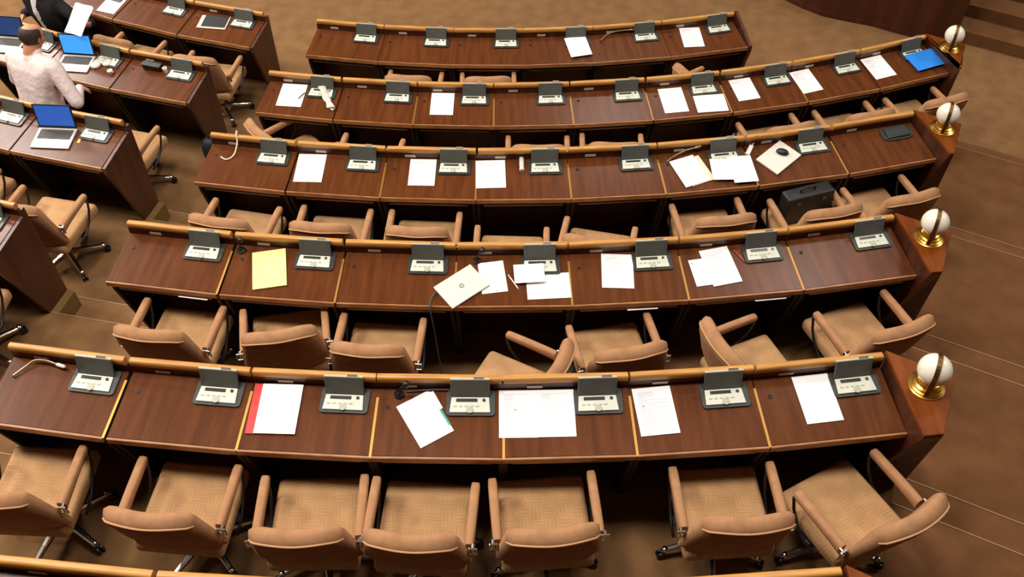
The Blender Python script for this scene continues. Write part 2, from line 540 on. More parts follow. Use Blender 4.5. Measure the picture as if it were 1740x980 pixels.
# ------------------------------------------------------------------ desks
desk_cache = {}
def desk_meshes(row, pitch):
    key = (row, round(pitch, 2))
    if key in desk_cache:
        return desk_cache[key]
    r = ROWR[row]
    def hw(s, gap):
        return (r + s) * math.tan(R(pitch) / 2) - gap
    out = []
    def slab(name, s0, s1, dz0, dz1, m, gap, bev=0.003):
        b2 = MB()
        A = []
        for s in (s0, s1):
            w = hw(s, gap)
            h = desk_h(s)
            A.append([(-w, -s, h + dz0), (w, -s, h + dz0), (w, -s, h + dz1), (-w, -s, h + dz1)])
        b2.loft(A)
        if bev:
            bmesh.ops.bevel(b2.bm, geom=b2.bm.edges[:], offset=bev, segments=2, affect='EDGES')
        out.append((name, b2.mesh(name, m), None))
    slab('desktop', 0.032, DEPTH - 0.012, -0.03, 0.0, 'wood', 0.006)
    slab('edge_band', DEPTH - 0.0121, DEPTH, -0.038, 0.001, 'wood_edge', 0.006, 0.002)
    # oak rail, rounded section
    mb = MB()
    sec = []
    for k in range(12):
        a = k * 2 * math.pi / 12
        ca, sa = math.cos(a), math.sin(a)
        sec.append((-0.02 + 0.021 * math.copysign(abs(ca) ** 0.6, ca), 0.876 + 0.025 * math.copysign(abs(sa) ** 0.6, sa)))
    w = hw(0.02, 0.012)
    mb.loft([[(x, y, z) for y, z in sec] for x in (-w, w)])
    out.append(('rail', mb.mesh('rail', 'oak', True, 50), None))
    mb = MB()
    w = hw(0.02, 0.002)
    mb.box((0, -0.02, 0.425), (2 * w, 0.024, 0.85))
    out.append(('back_panel', mb.mesh('back_panel', 'wood_panel'), None))
    mb = MB()
    for sg in (-1, 1):
        pass
    poly = [(-0.034, 0.0), (-0.034, 0.765), (-0.41, 0.715), (-0.41, 0.64), (-0.24, 0.0)]
    mb.prism(poly, 'x', -0.012, 0.012)
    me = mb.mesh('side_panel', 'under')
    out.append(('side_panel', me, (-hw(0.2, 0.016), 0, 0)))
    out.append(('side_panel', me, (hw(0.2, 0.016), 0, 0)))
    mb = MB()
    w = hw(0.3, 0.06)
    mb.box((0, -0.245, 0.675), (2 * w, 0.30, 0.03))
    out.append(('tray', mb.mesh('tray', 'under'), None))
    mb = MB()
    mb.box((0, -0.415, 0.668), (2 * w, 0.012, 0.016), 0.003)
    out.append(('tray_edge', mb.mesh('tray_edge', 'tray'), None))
    mb = MB()
    mb.box((0, 0, 0), (0.085, 0.004, 0.022), 0.001)
    out.append(('name_plate', mb.mesh('name_plate', 'plate'), (-hw(0, 0) * 0.48, -0.0345, 0.822)))
    mb = MB()
    mb.lathe([(0.0, 0), (0.013, 0), (0.013, 0.0025), (0.008, 0.003), (0.007, 0.001), (0, 0.001)], 14)
    out.append(('grommet', mb.mesh('grommet', 'hole'), (-hw(0.14, 0) + 0.075, -0.15, desk_h(0.15))))
    if row < 5:
        mb = MB()
        w = hw(0.1, 0.002)
        mb.box((0, -0.113, -0.086), (2 * w, 0.226, 0.168))
        out.append(('plinth', mb.mesh('plinth', 'plinth'), None))
    # brass joint strip on the seam to the next desk
    mb = MB()
    A = []
    for s in (0.09, DEPTH - 0.005):
        x = hw(s, 0) - 0.004
        h = desk_h(s)
        A.append([(x - 0.007, -s, h), (x + 0.007, -s, h), (x + 0.007, -s, h + 0.002), (x - 0.007, -s, h + 0.002)])
    mb.loft(A)
    strip = mb.mesh('brass_strip', 'brass_strip')
    # full end panel
    mb = MB()
    poly = [(0.002, 0.0), (0.002, 0.90), (-0.045, 0.90), (-DEPTH - 0.005, 0.765), (-DEPTH - 0.005, 0.70), (-0.24, 0.0)]
    mb.prism(poly, 'x', -0.016, 0.016, 0.003)
    end = mb.mesh('end_panel', 'wood_panel')
    mb = MB()
    poly = [(0.002, 0.0), (0.002, 0.86), (-0.03, 0.86), (-0.045, 0.806), (-DEPTH - 0.003, 0.756), (-DEPTH - 0.003, 0.70), (-0.24, 0.0)]
    mb.prism(poly, 'x', -0.014, 0.014, 0.002)
    end = (end, mb.mesh('low_end_panel', 'wood_panel'))
    desk_cache[key] = (out, strip, end, hw)
    return desk_cache[key]

def desk(row, t0, t1, label, group, pitch, strip=True, ends=(False, False)):
    parts, smesh, emesh, hw = desk_meshes(row, pitch)
    t = thing('desk', label, 'desk', row_frame(row, (t0 + t1) / 2), group)
    for nm, me, loc in parts:
        if nm == 'side_panel' and ((loc[0] < 0 and ends[0]) or (loc[0] > 0 and ends[1])):
            continue
        link(nm, me, t, loc)
    if strip:
        link('brass_strip', smesh, t)
    for sg, on in ((-1, ends[0]), (1, ends[1])):
        if on:
            o = link('end_panel', emesh[0 if row == 5 and t0 > 0 else 1], t, (sg * (hw(0.22, 0) + 0.012), 0, 0))
            o.rotation_euler = (0, 0, sg * R(pitch) / 2)
            if row < 5:
                mb = MB()
                mb.box((0, -0.113, -0.086), (0.09, 0.226, 0.168))
                o = link('plinth_end', mb.mesh('plinth_end', 'plinth'), t, (sg * (hw(0.1, 0) + 0.045), 0, 0))
                o.rotation_euler = (0, 0, sg * R(pitch) / 2)
    return t

console_parts = []
def console_template():
    global console_parts
    def rrect(w0, w1, s0, s1, n=6, bulge=0.0):
        pts = []
        for cx, cy, a0 in ((w1 - 0.02, s0 + 0.02, -90), (w1 - 0.02, s1 - 0.02, 0), (w0 + 0.02, s1 - 0.02, 90), (w0 + 0.02, s0 + 0.02, 180)):
            for k in range(n + 1):
                a = R(a0 + 90 * k / n)
                pts.append((cx + 0.02 * math.cos(a), cy + 0.02 * math.sin(a)))
        return pts
    mb = MB()
    mb.prism(rrect(-0.128, 0.135, -0.082, 0.07), 'z', 0.0, 0.012)
    console_parts.append(('base_plate', mb.mesh('console_base_plate', 'plate_dark', False), None))
    mb = MB()
    mb.prism([(-0.110, -0.066), (0.110, -0.066), (0.102, 0.026), (-0.102, 0.026)], 'z', 0.012, 0.020, 0.003)
    console_parts.append(('keypad', mb.mesh('console_keypad', 'keypad'), None))
    mb = MB()
    mb.box((-0.018, 0.006, 0.0207), (0.115, 0.020, 0.002))
    console_parts.append(('display', mb.mesh('console_display', 'lcd'), None))
    mb = MB()
    for k in range(5):
        mb.box((-0.08 + 0.03 * k, -0.030, 0.021), (0.018, 0.008, 0.003))
    console_parts.append(('key_row', mb.mesh('console_key_row', 'keys'), None))
    mb = MB()
    mb.lathe([(0.0, 0.018), (0.020, 0.018), (0.020, 0.024), (0, 0.024)], 16, (0.0, -0.052, 0))
    console_parts.append(('button', mb.mesh('console_button', 'keys'), None))
    mb = MB()
    mb.lathe([(0.0, 0.018), (0.009, 0.018), (0.009, 0.025), (0, 0.025)], 12, (0.075, 0.006, 0))
    console_parts.append(('knob', mb.mesh('console_knob', 'lcd'), None))
    # raised lid, leaning back
    mb = MB()
    mb.box((0, 0, 0.057), (0.212, 0.014, 0.115), 0.005)
    console_parts.append(('lid', mb.mesh('console_lid', 'lid'), Matrix.Translation((0, 0.034, 0.012)) @ Matrix.Rotation(R(-24), 4, 'X')))
    mb = MB()
    mb.box((0.0, 0.002, 0.116), (0.212, 0.017, 0.006), 0.002)
    console_parts.append(('lid_rim', mb.mesh('console_lid_rim', 'keys'), Matrix.Translation((0, 0.034, 0.012)) @ Matrix.Rotation(R(-24), 4, 'X')))
    mb = MB()
    mb.box((0.048, -0.002, 0.126), (0.055, 0.004, 0.022), 0.001)
    console_parts.append(('tab', mb.mesh('console_tab', 'plate'), Matrix.Translation((0, 0.034, 0.012)) @ Matrix.Rotation(R(-24), 4, 'X')))
console_template()
def console(row, th, label, group):
    t = thing('voting_console', label, 'console', on_desk(row, th, 0.118), group)
    for nm, me, mw in console_parts:
        link(nm, me, t, mw=mw)
    return t

for row in (5, 4, 3, 2, 1, 0):
    B = MAIN[row]
    n = len(B) - 1
    pitch = (B[-1] - B[0]) / n
    for i in range(n):
        w = where_main(row, i)
        last = i == n - 1
        desk(row, B[i], B[i + 1], 'dark walnut desk with oak rail, ' + w, 'desks of the main block', B[i + 1] - B[i] if last else pitch,
             strip=(not last) and (row in (0, 1, 2) or (row == 3 and i > 0) or (row == 4 and 1 <= i <= 6)),
             ends=(False, last and row == 5))
        if row == 3 and last:
            continue
        if row == 0:
            continue
        th = B[i] + (B[i + 1] - B[i]) * 0.745
        console(row, th, 'grey flip-up voting console on desk ' + w, 'voting consoles of the main block')
for row in (5, 4, 3, 2):
    B = SIDE[row]
    n = len(B) - 1
    for i in range(n):
        w = where_side(row, i)
        desk(row, B[i], B[i + 1], 'walnut desk, ' + w, 'desks of the side block', B[i + 1] - B[i], strip=False, ends=(False, i == n - 1))
        th = B[i] + (B[i + 1] - B[i]) * 0.73
        console(row, th, 'voting console on desk ' + w, 'voting consoles of the side block')

# closed console on the last desk of the third row
mb = MB()
pts = []
for k in range(24):
    a = k * 2 * math.pi / 24
    pts.append((0.135 * math.copysign(abs(math.cos(a)) ** 0.55, math.cos(a)), 0.072 * math.copysign(abs(math.sin(a)) ** 0.55, math.sin(a))))
mb.prism(pts, 'z', 0, 0.012)
t = thing('voting_console', 'voting console folded shut, dark oval, beside the third-row globe lamp', 'console', on_desk(3, 14.31, 0.125))
link('base_plate', mb.mesh('closed_console_plate', 'plate_dark'), t)
mb = MB()
mb.box((0, 0.002, 0.018), (0.20, 0.105, 0.014), 0.006)
link('lid', mb.mesh('closed_console_lid', 'plate_dark'), t)

# ------------------------------------------------------------------ end pedestals and globe lamps
def pedestal(row):
    th = MAIN[row][-1] + 0.05
    FL = ring(ROWR[row] + 0.0, th)
    FR = FL + Vector((0.33, -0.185))
    NR = FR + Vector((-0.172, -0.362))
    NL = ring(ROWR[row] + 0.56, th - 0.09)
    FRb = FL + Vector((0.31, -0.175))
    NRb = FR + Vector((-0.05, -0.13))
    NLb = ring(ROWR[row] + 0.27, th)
    z = ROWZ[row]
    t = thing('end_pedestal', 'wedge-shaped reddish wood pedestal ending the %s row of desks' % ROWNAME[row], 'pedestal', Matrix.Translation((FL.x, FL.y, z)), 'row end pedestals')
    o = FL
    def L(v):
        return (v.x - o.x, v.y - o.y)
    mb = MB()
    mb.prism([L(FL), L(NLb), L(NRb), L(FRb)], 'z', 0.0, 0.872, poly2=[L(FL), L(NL), L(NR), L(FR)])
    link('body', mb.mesh('pedestal_body', 'wood_panel'), t)
    mb = MB()
    mb.prism([L(FL), L(NL), L(NR), L(FR)], 'z', 0.872, 0.90, 0.004)
    link('top_board', mb.mesh('pedestal_top', 'wood_red'), t)
    return FL
lamp_meshes = None
def lamp(row):
    global lamp_meshes
    th = MAIN[row][-1]
    FL = ring(ROWR[row], th)
    q = FL + Vector((0.165, -0.243))
    if lamp_meshes is None:
        mb = MB()
        mb.lathe([(0, 0), (0.098, 0), (0.098, 0.008), (0.090, 0.012), (0.090, 0.02), (0.078, 0.026), (0.076, 0.034), (0.062, 0.042), (0.058, 0.052), (0.035, 0.060), (0.03, 0.07), (0, 0.07)], 36)
        base = mb.mesh('lamp_base', 'brass', True, 30)
        mb = MB()
        prof = [(0.088 * math.sin(k * math.pi / 20), 0.145 - 0.088 * math.cos(k * math.pi / 20)) for k in range(21)]
        mb.lathe(prof, 36)
        globe = mb.mesh('lamp_globe', 'opal', True)
        mb = MB()
        rr = []
        for k in range(27):
            a = R(-62 + k * 304 / 26)
            # meridian strap: from the base up the near side, over the top and down the far side
            c, s = math.cos(a - math.pi / 2), math.sin(a - math.pi / 2)
            r0, r1 = 0.090, 0.096
            y0, z0 = r0 * math.cos(R(-152) + k * R(304) / 26 + math.pi / 2), 0
            ang = R(208) + k * R(-236) / 26
            def P(r, x):
                return (x, r * math.cos(ang), 0.145 + r * math.sin(ang))
            rr.append([P(r0, -0.012), P(r0, 0.012), P(r1, 0.012), P(r1, -0.012)])
        mb.loft(rr)
        mb.box((0, -0.088, 0.075), (0.026, 0.010, 0.10), 0.002)
        mb.box((0, 0.088, 0.075), (0.026, 0.010, 0.10), 0.002)
        strap = mb.mesh('lamp_strap', 'strap', False)
        lamp_meshes = (base, globe, strap)
    t = thing('globe_lamp', 'opal globe lamp with brass base and strap ending the %s row' % ROWNAME[row], 'lamp',
              Matrix.Translation((q.x, q.y, ROWZ[row] + 0.90)) @ Matrix.Rotation(R(-22), 4, 'Z'), 'row end globe lamps')
    for nm, me in zip(('base', 'globe', 'strap'), lamp_meshes):
        link(nm, me, t)
for row in (4, 3, 2, 1, 0):
    pedestal(row)
for row in (4, 3, 2, 1):
    lamp(row)

# ------------------------------------------------------------------ chairs
chair_parts = []
def chair_template():
    mb = MB()
    rr = []
    # seat cushion: rounded block with a gentle crown
    nx, ny = 9, 9
    mb.box((0, 0.004, 0.40), (0.485, 0.52, 0.10), 0.035, 4)
    for v in mb.bm.verts:
        if v.co.z > 0.42:
            v.co.z += 0.012 * (1 - (v.co.x / 0.25) ** 2) * (1 - ((v.co.y - 0.012) / 0.27) ** 2)
    chair_parts.append(('seat', mb.mesh('chair_seat', 'seat', True, 40), None))
    # curved backrest
    mb = MB()
    rings = []
    N = 18
    top_path = []
    for i in range(N + 1):
        u = -1 + 2 * i / N
        e = 1 - abs(u) ** 8
        zt = 0.885 + 0.045 * (1 - abs(u) ** 4.0)
        zb = 0.455
        th = 0.049 * (0.5 + 0.5 * math.sqrt(max(e, 0)))
        ringp = []
        for k in range(20):
            a = 2 * math.pi * k / 20
            ca, sa = math.cos(a), math.sin(a)
            cs = math.copysign(abs(ca) ** 0.6, ca)
            zz = (zt + zb) / 2 + (zt - zb) / 2 * math.copysign(abs(sa) ** 0.35, sa)
            fz = (zz - zb) / (zt - zb)
            yy = th * (0.5 + 0.6 * fz) * cs
            zz += 0.022 * cs * max(fz - 0.5, 0) * 2
            wx = 0.272 - 0.045 * min(max(zz - 0.55, 0) / 0.30, 1)
            x = wx * u
            y = -0.245 + 0.045 * u * u - 0.105 * fz + yy
            ringp.append((x, y, zz))
        rings.append(ringp)
        q = ringp[7]
        top_path.append((q[0], q[1] - 0.003, q[2] + 0.003))
    mb.loft(rings)
    chair_parts.append(('backrest', mb.mesh('chair_backrest', 'fabric', True, 70), None))
    mb = MB()
    mb.tube(top_path, 0.006, 6)
    chair_parts.append(('piping', mb.mesh('chair_piping', 'piping', True), None))
    # armrests: padded bars with a metal loop beneath and a chrome clasp at the back
    arm = MB()
    rr = []
    for y, z, w, h in ((0.155, 0.640, 0.014, 0.014), (0.15, 0.646, 0.022, 0.022), (0.12, 0.648, 0.025, 0.026), (-0.03, 0.646, 0.025, 0.028), (-0.15, 0.642, 0.024, 0.034), (-0.20, 0.638, 0.022, 0.038)):
        rr.append([(w * math.copysign(abs(math.cos(a)) ** 0.6, math.cos(a)), y, z + h * math.copysign(abs(math.sin(a)) ** 0.6, math.sin(a)) - h * 0.6) for a in [2 * math.pi * k / 12 for k in range(12)]])
    arm.loft(rr)
    arm_me = arm.mesh('chair_armrest', 'fabric', True, 60)
    fr = MB()
    fr.tube([(0, 0.135, 0.625), (0, 0.155, 0.58), (0, 0.13, 0.50), (0, 0.08, 0.42), (0, 0.0, 0.36), (0, -0.10, 0.34)], 0.009, 8)
    fr_me = fr.mesh('chair_arm_frame', 'black', True)
    cl = MB()
    for c, d in (((0, -0.215, 0.655), (0.042, 0.010, 0.010)), ((0, -0.215, 0.60), (0.042, 0.010, 0.010)), ((-0.018, -0.215, 0.628), (0.008, 0.010, 0.06)), ((0.018, -0.215, 0.628), (0.008, 0.010, 0.06)), ((0, -0.20, 0.628), (0.012, 0.03, 0.05))):
        cl.box(c, d, 0.002)
    cl_me = cl.mesh('chair_clasp', 'chrome')
    for sg in (-1, 1):
        chair_parts.append(('armrest', arm_me, Matrix.Translation((sg * 0.262, 0, 0))))
        chair_parts.append(('arm_frame', fr_me, Matrix.Translation((sg * 0.262, 0, 0))))
        chair_parts.append(('clasp', cl_me, Matrix.Translation((sg * 0.284, -0.012, 0))))
    mb = MB()
    mb.box((0, 0.0, 0.335), (0.26, 0.28, 0.03), 0.006)
    mb.box((0, 0.0, 0.345), (0.50, 0.06, 0.018), 0.004)
    chair_parts.append(('seat_plate', mb.mesh('chair_seat_plate', 'black'), None))
    mb = MB()
    mb.lathe([(0, 0.075), (0.045, 0.075), (0.045, 0.12), (0.028, 0.13), (0.028, 0.24), (0.020, 0.245), (0.020, 0.33), (0, 0.33)], 16)
    chair_parts.append(('column', mb.mesh('chair_column', 'chrome', True, 40), None))
chair_template()
mb = MB()
mb.loft([[(w * sx, y, z + h * sz) for sx, sz in ((-1, -1), (1, -1), (1, 0.4), (0.5, 1), (-0.5, 1), (-1, 0.4))] for y, z, w, h in ((0.03, 0.10, 0.024, 0.018), (0.18, 0.085, 0.018, 0.013), (0.285, 0.072, 0.014, 0.009))])
LEG = mb.mesh('chair_base_leg', 'chrome', False)
mb = MB()
for sx in (-1, 1):
    rr = []
    for x, r in ((0.004, 0.020), (0.008, 0.027), (0.018, 0.027), (0.022, 0.018)):
        rr.append([(sx * x, 0.29 + r * math.cos(a), 0.0275 + r * math.sin(a)) for a in [2 * math.pi * k / 14 for k in range(14)]])
    mb.loft(rr)
mb.box((0, 0.288, 0.055), (0.014, 0.02, 0.03), 0.003)
CASTER = mb.mesh('chair_caster', 'black', True, 40)
mb = MB()
mb.lathe([(0, 0.078), (0.017, 0.078), (0.017, 0.088), (0.010, 0.094), (0, 0.095)], 12, (0, 0.27, 0))
CAP = mb.mesh('chair_leg_cap', 'chrome', True, 40)
def chair(row, th, dr, yaw, label, group):
    t = thing('swivel_chair', label, 'chair', row_frame(row, th, dr, 0, yaw), group)
    for nm, me, mw in chair_parts:
        link(nm, me, t, mw=mw)
    a0 = random.uniform(0, 72)
    for k in range(5):
        l = link('base_leg', LEG, t, rotz=R(a0 + 72 * k))
        link('leg_cap', CAP, l)
        link('caster', CASTER, l)
    return t
CH = {1: [(-9.11, .62, 6), (-6.03, .62, 0), (-3.54, .655, 4), (-1.49, .66, -3), (0.76, .63, 4), (4.17, .615, -1), (6.52, .70, 22)],
      2: [(-8.30, .605, 0), (-5.59, .54, 16), (-3.10, .60, -2), (0.12, .88, 62), (2.74, .63, 9), (6.18, .83, -73), (9.12, .65, 12)],
      3: [(-8.68, .65, -3), (-5.59, .621, 0), (-2.62, .62, -1), (0.23, .78, -3), (3.00, .75, -16), (6.79, .60, 1), (10.14, .638, 3), (12.80, .618, 4)],
      4: [(-8.9, .62, -40), (-5.62, .656, -4), (1.41, .612, -2), (4.55, .62, -6), (11.55, .608, 3), (15.12, .606, 0), (18.6, .62, 0)],
      5: [(-4.90, .581, 0), (-0.88, .57, 2), (10.88, .84, -67)]}
HOW = {(1, 6): 'turned outward', (2, 1): 'slightly turned', (2, 3): 'turned sideways', (2, 5): 'turned to face the lamp end', (3, 6): 'holding a black briefcase', (4, 0): 'turned askew', (5, 2): 'turned sideways'}
for row in CH:
    n = len(CH[row])
    for i, (th, dr, yaw) in enumerate(CH[row]):
        if row == 5:
            w = ['at the second desk from the side-block aisle, front row', 'at the third desk from the side-block aisle, front row', 'at the end desk, front row'][i]
        else:
            k = n - i
            w = ('%s from the globe lamp' % ORD[k] if k > 1 else 'nearest the globe lamp') + ', %s row' % ROWNAME[row]
        hw_ = HOW.get((row, i))
        chair(row, th, dr, yaw, 'tan swivel armchair%s, %s' % (' ' + hw_ if hw_ else '', w), 'swivel chairs of the main block')
for row, th, dr, yaw, w in ((5, -21.29, .625, 3, 'second from the aisle, front row of side block'), (5, -16.40, .648, 6, 'at the aisle end, front row of side block'),
                            (4, -16.21, .857, 1, 'at the aisle end, second row of side block'),
                            (3, -15.30, .822, 3, 'at the aisle end, third row of side block'), (3, -18.9, .72, 0, 'second from the aisle, third row of side block'), (2, -14.5, .70, 10, 'at the aisle end, fourth row of side block')):
    if w.startswith('behind'):
        continue
    chair(row, th, dr, yaw, 'tan swivel armchair ' + w, 'swivel chairs of the side block')

# ------------------------------------------------------------------ papers, folders, pads
def sheet_mesh(name, w, d, m, h=0.0016):
    mb = MB()
    mb.box((0, 0, h / 2), (w, d, h))
    return mb.mesh(name, m)
def sheet(row, th, s, yaw, w, d, m, label, lift=0.0, name='paper_sheet', cat='paper', h=0.0016, group=None):
    ya = abs(R(yaw))
    half = (d * math.cos(ya) + w * math.sin(ya)) / 2
    s = max(s, 0.042 + half)
    o = link(name, sheet_mesh(name, w, d, m, h))
    o.matrix_world = on_desk(row, th, s, yaw, lift + 0.0015)
    return tag(o, label, cat, group)
A4 = (0.21, 0.297)
G = 'papers left on the desks'
# fifth row
sheet(1, -4.62, .17, 2, .215, .30, 'red', 'red folder under the white papers, fifth row', 0.001, 'folder', 'folder', 0.006)
sheet(1, -4.44, .165, 2, .222, .298, 'paper', 'stack of blank white papers lying on the red folder', 0.007, 'paper_stack', 'paper', 0.006)
sheet(1, -1.54, .195, 32, .20, .285, 'paper', 'tilted white sheet with a green edged slip, fifth row', 0.001, group=G)
sheet(1, -1.50, .13, 30, .12, .12, 'paper', 'small white slip on top of the tilted sheet, fifth row', 0.003, group=G)
sheet(1, -1.16, .20, 32, .012, .12, 'green', 'thin green tab strip along the tilted white sheet', 0.003, 'paper_tab', 'tab')
sheet(1, 0.29, .15, 0, .206, .285, 'text2', 'printed sheet whose twin touches it, fifth row, side toward the side block', 0.001, group=G)
sheet(1, 1.035, .15, 0, .206, .283, 'text2', 'printed sheet whose twin touches it, fifth row, side toward the globe lamp', 0.001, group=G)
sheet(1, 3.01, .165, 3, .212, .287, 'text', 'printed sheet on second desk from the globe lamp, fifth row', 0.001, group=G)
sheet(1, 6.28, .168, 1, .205, .290, 'paper', 'blank white sheet beside the console nearest the fifth-row globe lamp', 0.001, group=G)
# fourth row
sheet(2, -6.21, .17, 15, .222, .305, 'yellow', 'yellow writing pad on the fourth-row desk', 0.001, 'writing_pad', 'notepad', 0.008)
sheet(2, -0.29, .215, 8, .17, .25, 'paper', 'white sheet tucked beneath the closed silver laptop', 0.001, group=G)
sheet(2, 1.16, .290, 2, .285, .20, 'paper', 'white landscape sheet under a smaller sheet, fourth row', 0.001, group=G)
sheet(2, 0.67, .205, 3, .20, .148, 'paper', 'small white sheet overlapping a console keypad, fourth row', 0.0245, group=G)
sheet(2, 3.01, .172, -5, .21, .275, 'text', 'printed sheet on third desk from the globe lamp, fourth row', 0.001, group=G)
sheet(2, 5.37, .235, 4, .20, .215, 'paper', 'white sheet lying under another beside the red pen', 0.001, group=G)
sheet(2, 5.76, .180, 7, .20, .297, 'text3', 'lined white sheet beside the red pen, fourth row', 0.003, group=G)
# third row
sheet(3, -6.74, .155, 4, .222, .289, 'text3', 'lined sheet on seventh desk from the globe lamp, third row', 0.001, group=G)
sheet(3, -2.82, .150, 1, .206, .272, 'text', 'printed sheet on sixth desk from the globe lamp, third row', 0.001, group=G)
sheet(3, -0.46, .158, 2, .232, .285, 'text3', 'curled lined sheets on fifth desk from the globe lamp, third row', 0.001, group=G, h=0.003)
sheet(3, 6.62, .240, 16, .20, .27, 'cream', 'cream card under the white papers, third row', 0.001, 'card', 'card', 0.004)
sheet(3, 6.40, .243, 15, .208, .285, 'text3', 'white lined papers lying on the cream card', 0.006, group=G, h=0.004)
sheet(3, 7.49, .270, -6, .16, .215, 'paper', 'white sheet overlapping console keypad, third row', 0.0245, group=G)
sheet(3, 8.21, .290, -2, .192, .27, 'paper', 'white sheet hanging to the desk edge, third row', 0.027, group=G)
# second row
sheet(4, -9.60, .184, 3, .232, .287, 'text2', 'sheet with a pen on it, second row', 0.001, group=G)
sheet(4, -2.76, .163, 1, .208, .277, 'text', 'single printed sheet on seventh desk from globe lamp, second row', 0.001, group=G)
sheet(4, 7.57, .225, 0, .222, .31, 'paper', 'white sheet beside its pair, fourth desk from globe lamp, second row', 0.001, group=G)
sheet(4, 9.18, .310, -3, .285, .215, 'text2', 'landscape printed sheet below a console, second row', 0.003, group=G)
sheet(4, 10.95, .147, 2, .209, .276, 'text2', 'printed sheet on third desk from globe lamp, second row', 0.001, group=G)
sheet(4, 13.94, .150, 4, .203, .290, 'text2', 'printed sheet on second desk from globe lamp, second row', 0.001, group=G)
sheet(4, 17.67, .150, 2, .225, .285, 'text2', 'printed sheet next to the blue folder, second row', 0.001, group=G)
sheet(4, 19.99, .250, 2, .325, .225, 'blue', 'bright blue folder beside the second-row globe lamp', 0.0245, 'folder', 'folder', 0.006)
# front row
sheet(5, 4.21, .225, 8, .222, .29, 'text3', 'lined sheet overlapping a console, front row', 0.0245, group=G)
sheet(5, 10.92, .185, -6, .215, .295, 'text', 'printed sheet on the end desk of the front row', 0.001, group=G)
sheet(5, -24.29, .245, 4, .222, .285, 'text2', 'printed sheet on third desk from the aisle, side block front row', 0.001, group=G)
# slips lying in the pull-out trays
def tray_slip(row, th, w, label):
    o = link('paper_slip', sheet_mesh('paper_slip', w, 0.13, 'paper'))
    o.matrix_world = row_frame(row, th, 0.39, 0.692, random.uniform(-3, 3))
    tag(o, label, 'paper', 'papers in desk trays')
tray_slip(2, -8.05, 0.20, 'white slip poking from the tray of the aisle-end desk, fourth row')
tray_slip(2, 3.55, 0.20, 'white slip poking from tray of third desk from the globe lamp, fourth row')
tray_slip(2, 6.9, 0.21, 'white slip poking from tray of second desk from the globe lamp, fourth row')

# ------------------------------------------------------------------ small objects
def pen(row, a, b, m, label, r=0.005, lift=0.006):
    P = [on_desk(row, th, s, 0, lift).translation for th, s in (a, b)]
    c = (P[0] + P[1]) / 2
    mb = MB()
    d = (P[1] - P[0])
    mb.tube([P[0] - c, P[0] - c + d * 0.04, P[0] - c + d * 0.86, P[1] - c], [r * 0.7, r, r, r * 0.25], 8)
    t = thing('pen', label, 'pen', Matrix.Translation(c))
    link('barrel', mb.mesh('pen_barrel', m, True), t)
    mb = MB()
    mb.box((P[0] - c) + d * 0.12 + Vector((0, 0, r)), (0.006, 0.006, 0.003))
    link('clip', mb.mesh('pen_clip', 'chrome'), t)
pen(2, (0.12, .20), (0.39, .316), 'pen', 'pale pen beside the small sheets, fourth row')
pen(2, (6.25, .083), (6.45, .192), 'red_pen', 'red pen beside the lined sheet, fourth row')
pen(4, (-9.05, .15), (-9.25, .235), 'keyboard', 'dark pen lying on a printed sheet, second row', lift=0.008)

def laptop_closed(row, th, s, yaw, w, d, m, label, logo):
    t = thing('laptop', label, 'laptop', on_desk(row, th, s, yaw, 0.003))
    mb = MB()
    mb.box((0, 0, 0.006), (w, d, 0.010), 0.004)
    link('base', mb.mesh('laptop_base', 'silver'), t)
    mb = MB()
    mb.box((0, 0, 0.0145), (w, d, 0.007), 0.003)
    lid = link('lid', mb.mesh('laptop_lid', m), t)
    if logo:
        mb = MB()
        mb.lathe([(0.013, 0.0), (0.017, 0.0), (0.017, 0.0012), (0.013, 0.0012), (0.013, 0.0)], 24, (0, 0, 0.0178))
        mb.box((-0.004, 0, 0.0185), (0.003, 0.020, 0.001), rot=(0, 0, R(-18)))
        mb.box((0.004, 0, 0.0185), (0.003, 0.020, 0.001), rot=(0, 0, R(-18)))
        link('logo', mb.mesh('laptop_logo', 'keyboard'), lid)
    return t
laptop_closed(2, -1.09, .297, 39, .30, .212, 'silver_light', 'closed silver laptop with round logo on the fourth-row desk', True)
laptop_closed(3, 9.65, .200, 33, .305, .215, 'silver_light', 'closed pale laptop carrying a black mouse, third row', False)
t = thing('computer_mouse', 'black computer mouse resting on the closed pale laptop', 'mouse', on_desk(3, 9.83, .165, 60, 0.022))
mb = MB()
mb.lathe([(0, 0), (0.030, 0), (0.033, 0.010), (0.028, 0.022), (0.016, 0.030), (0, 0.032)], 18)
for v in mb.bm.verts:
    v.co.y *= 1.55
link('shell', mb.mesh('mouse_shell', 'black', True), t)
mb = MB()
mb.box((0, 0.024, 0.029), (0.006, 0.014, 0.006), 0.002)
link('wheel', mb.mesh('mouse_wheel', 'keyboard'), t)

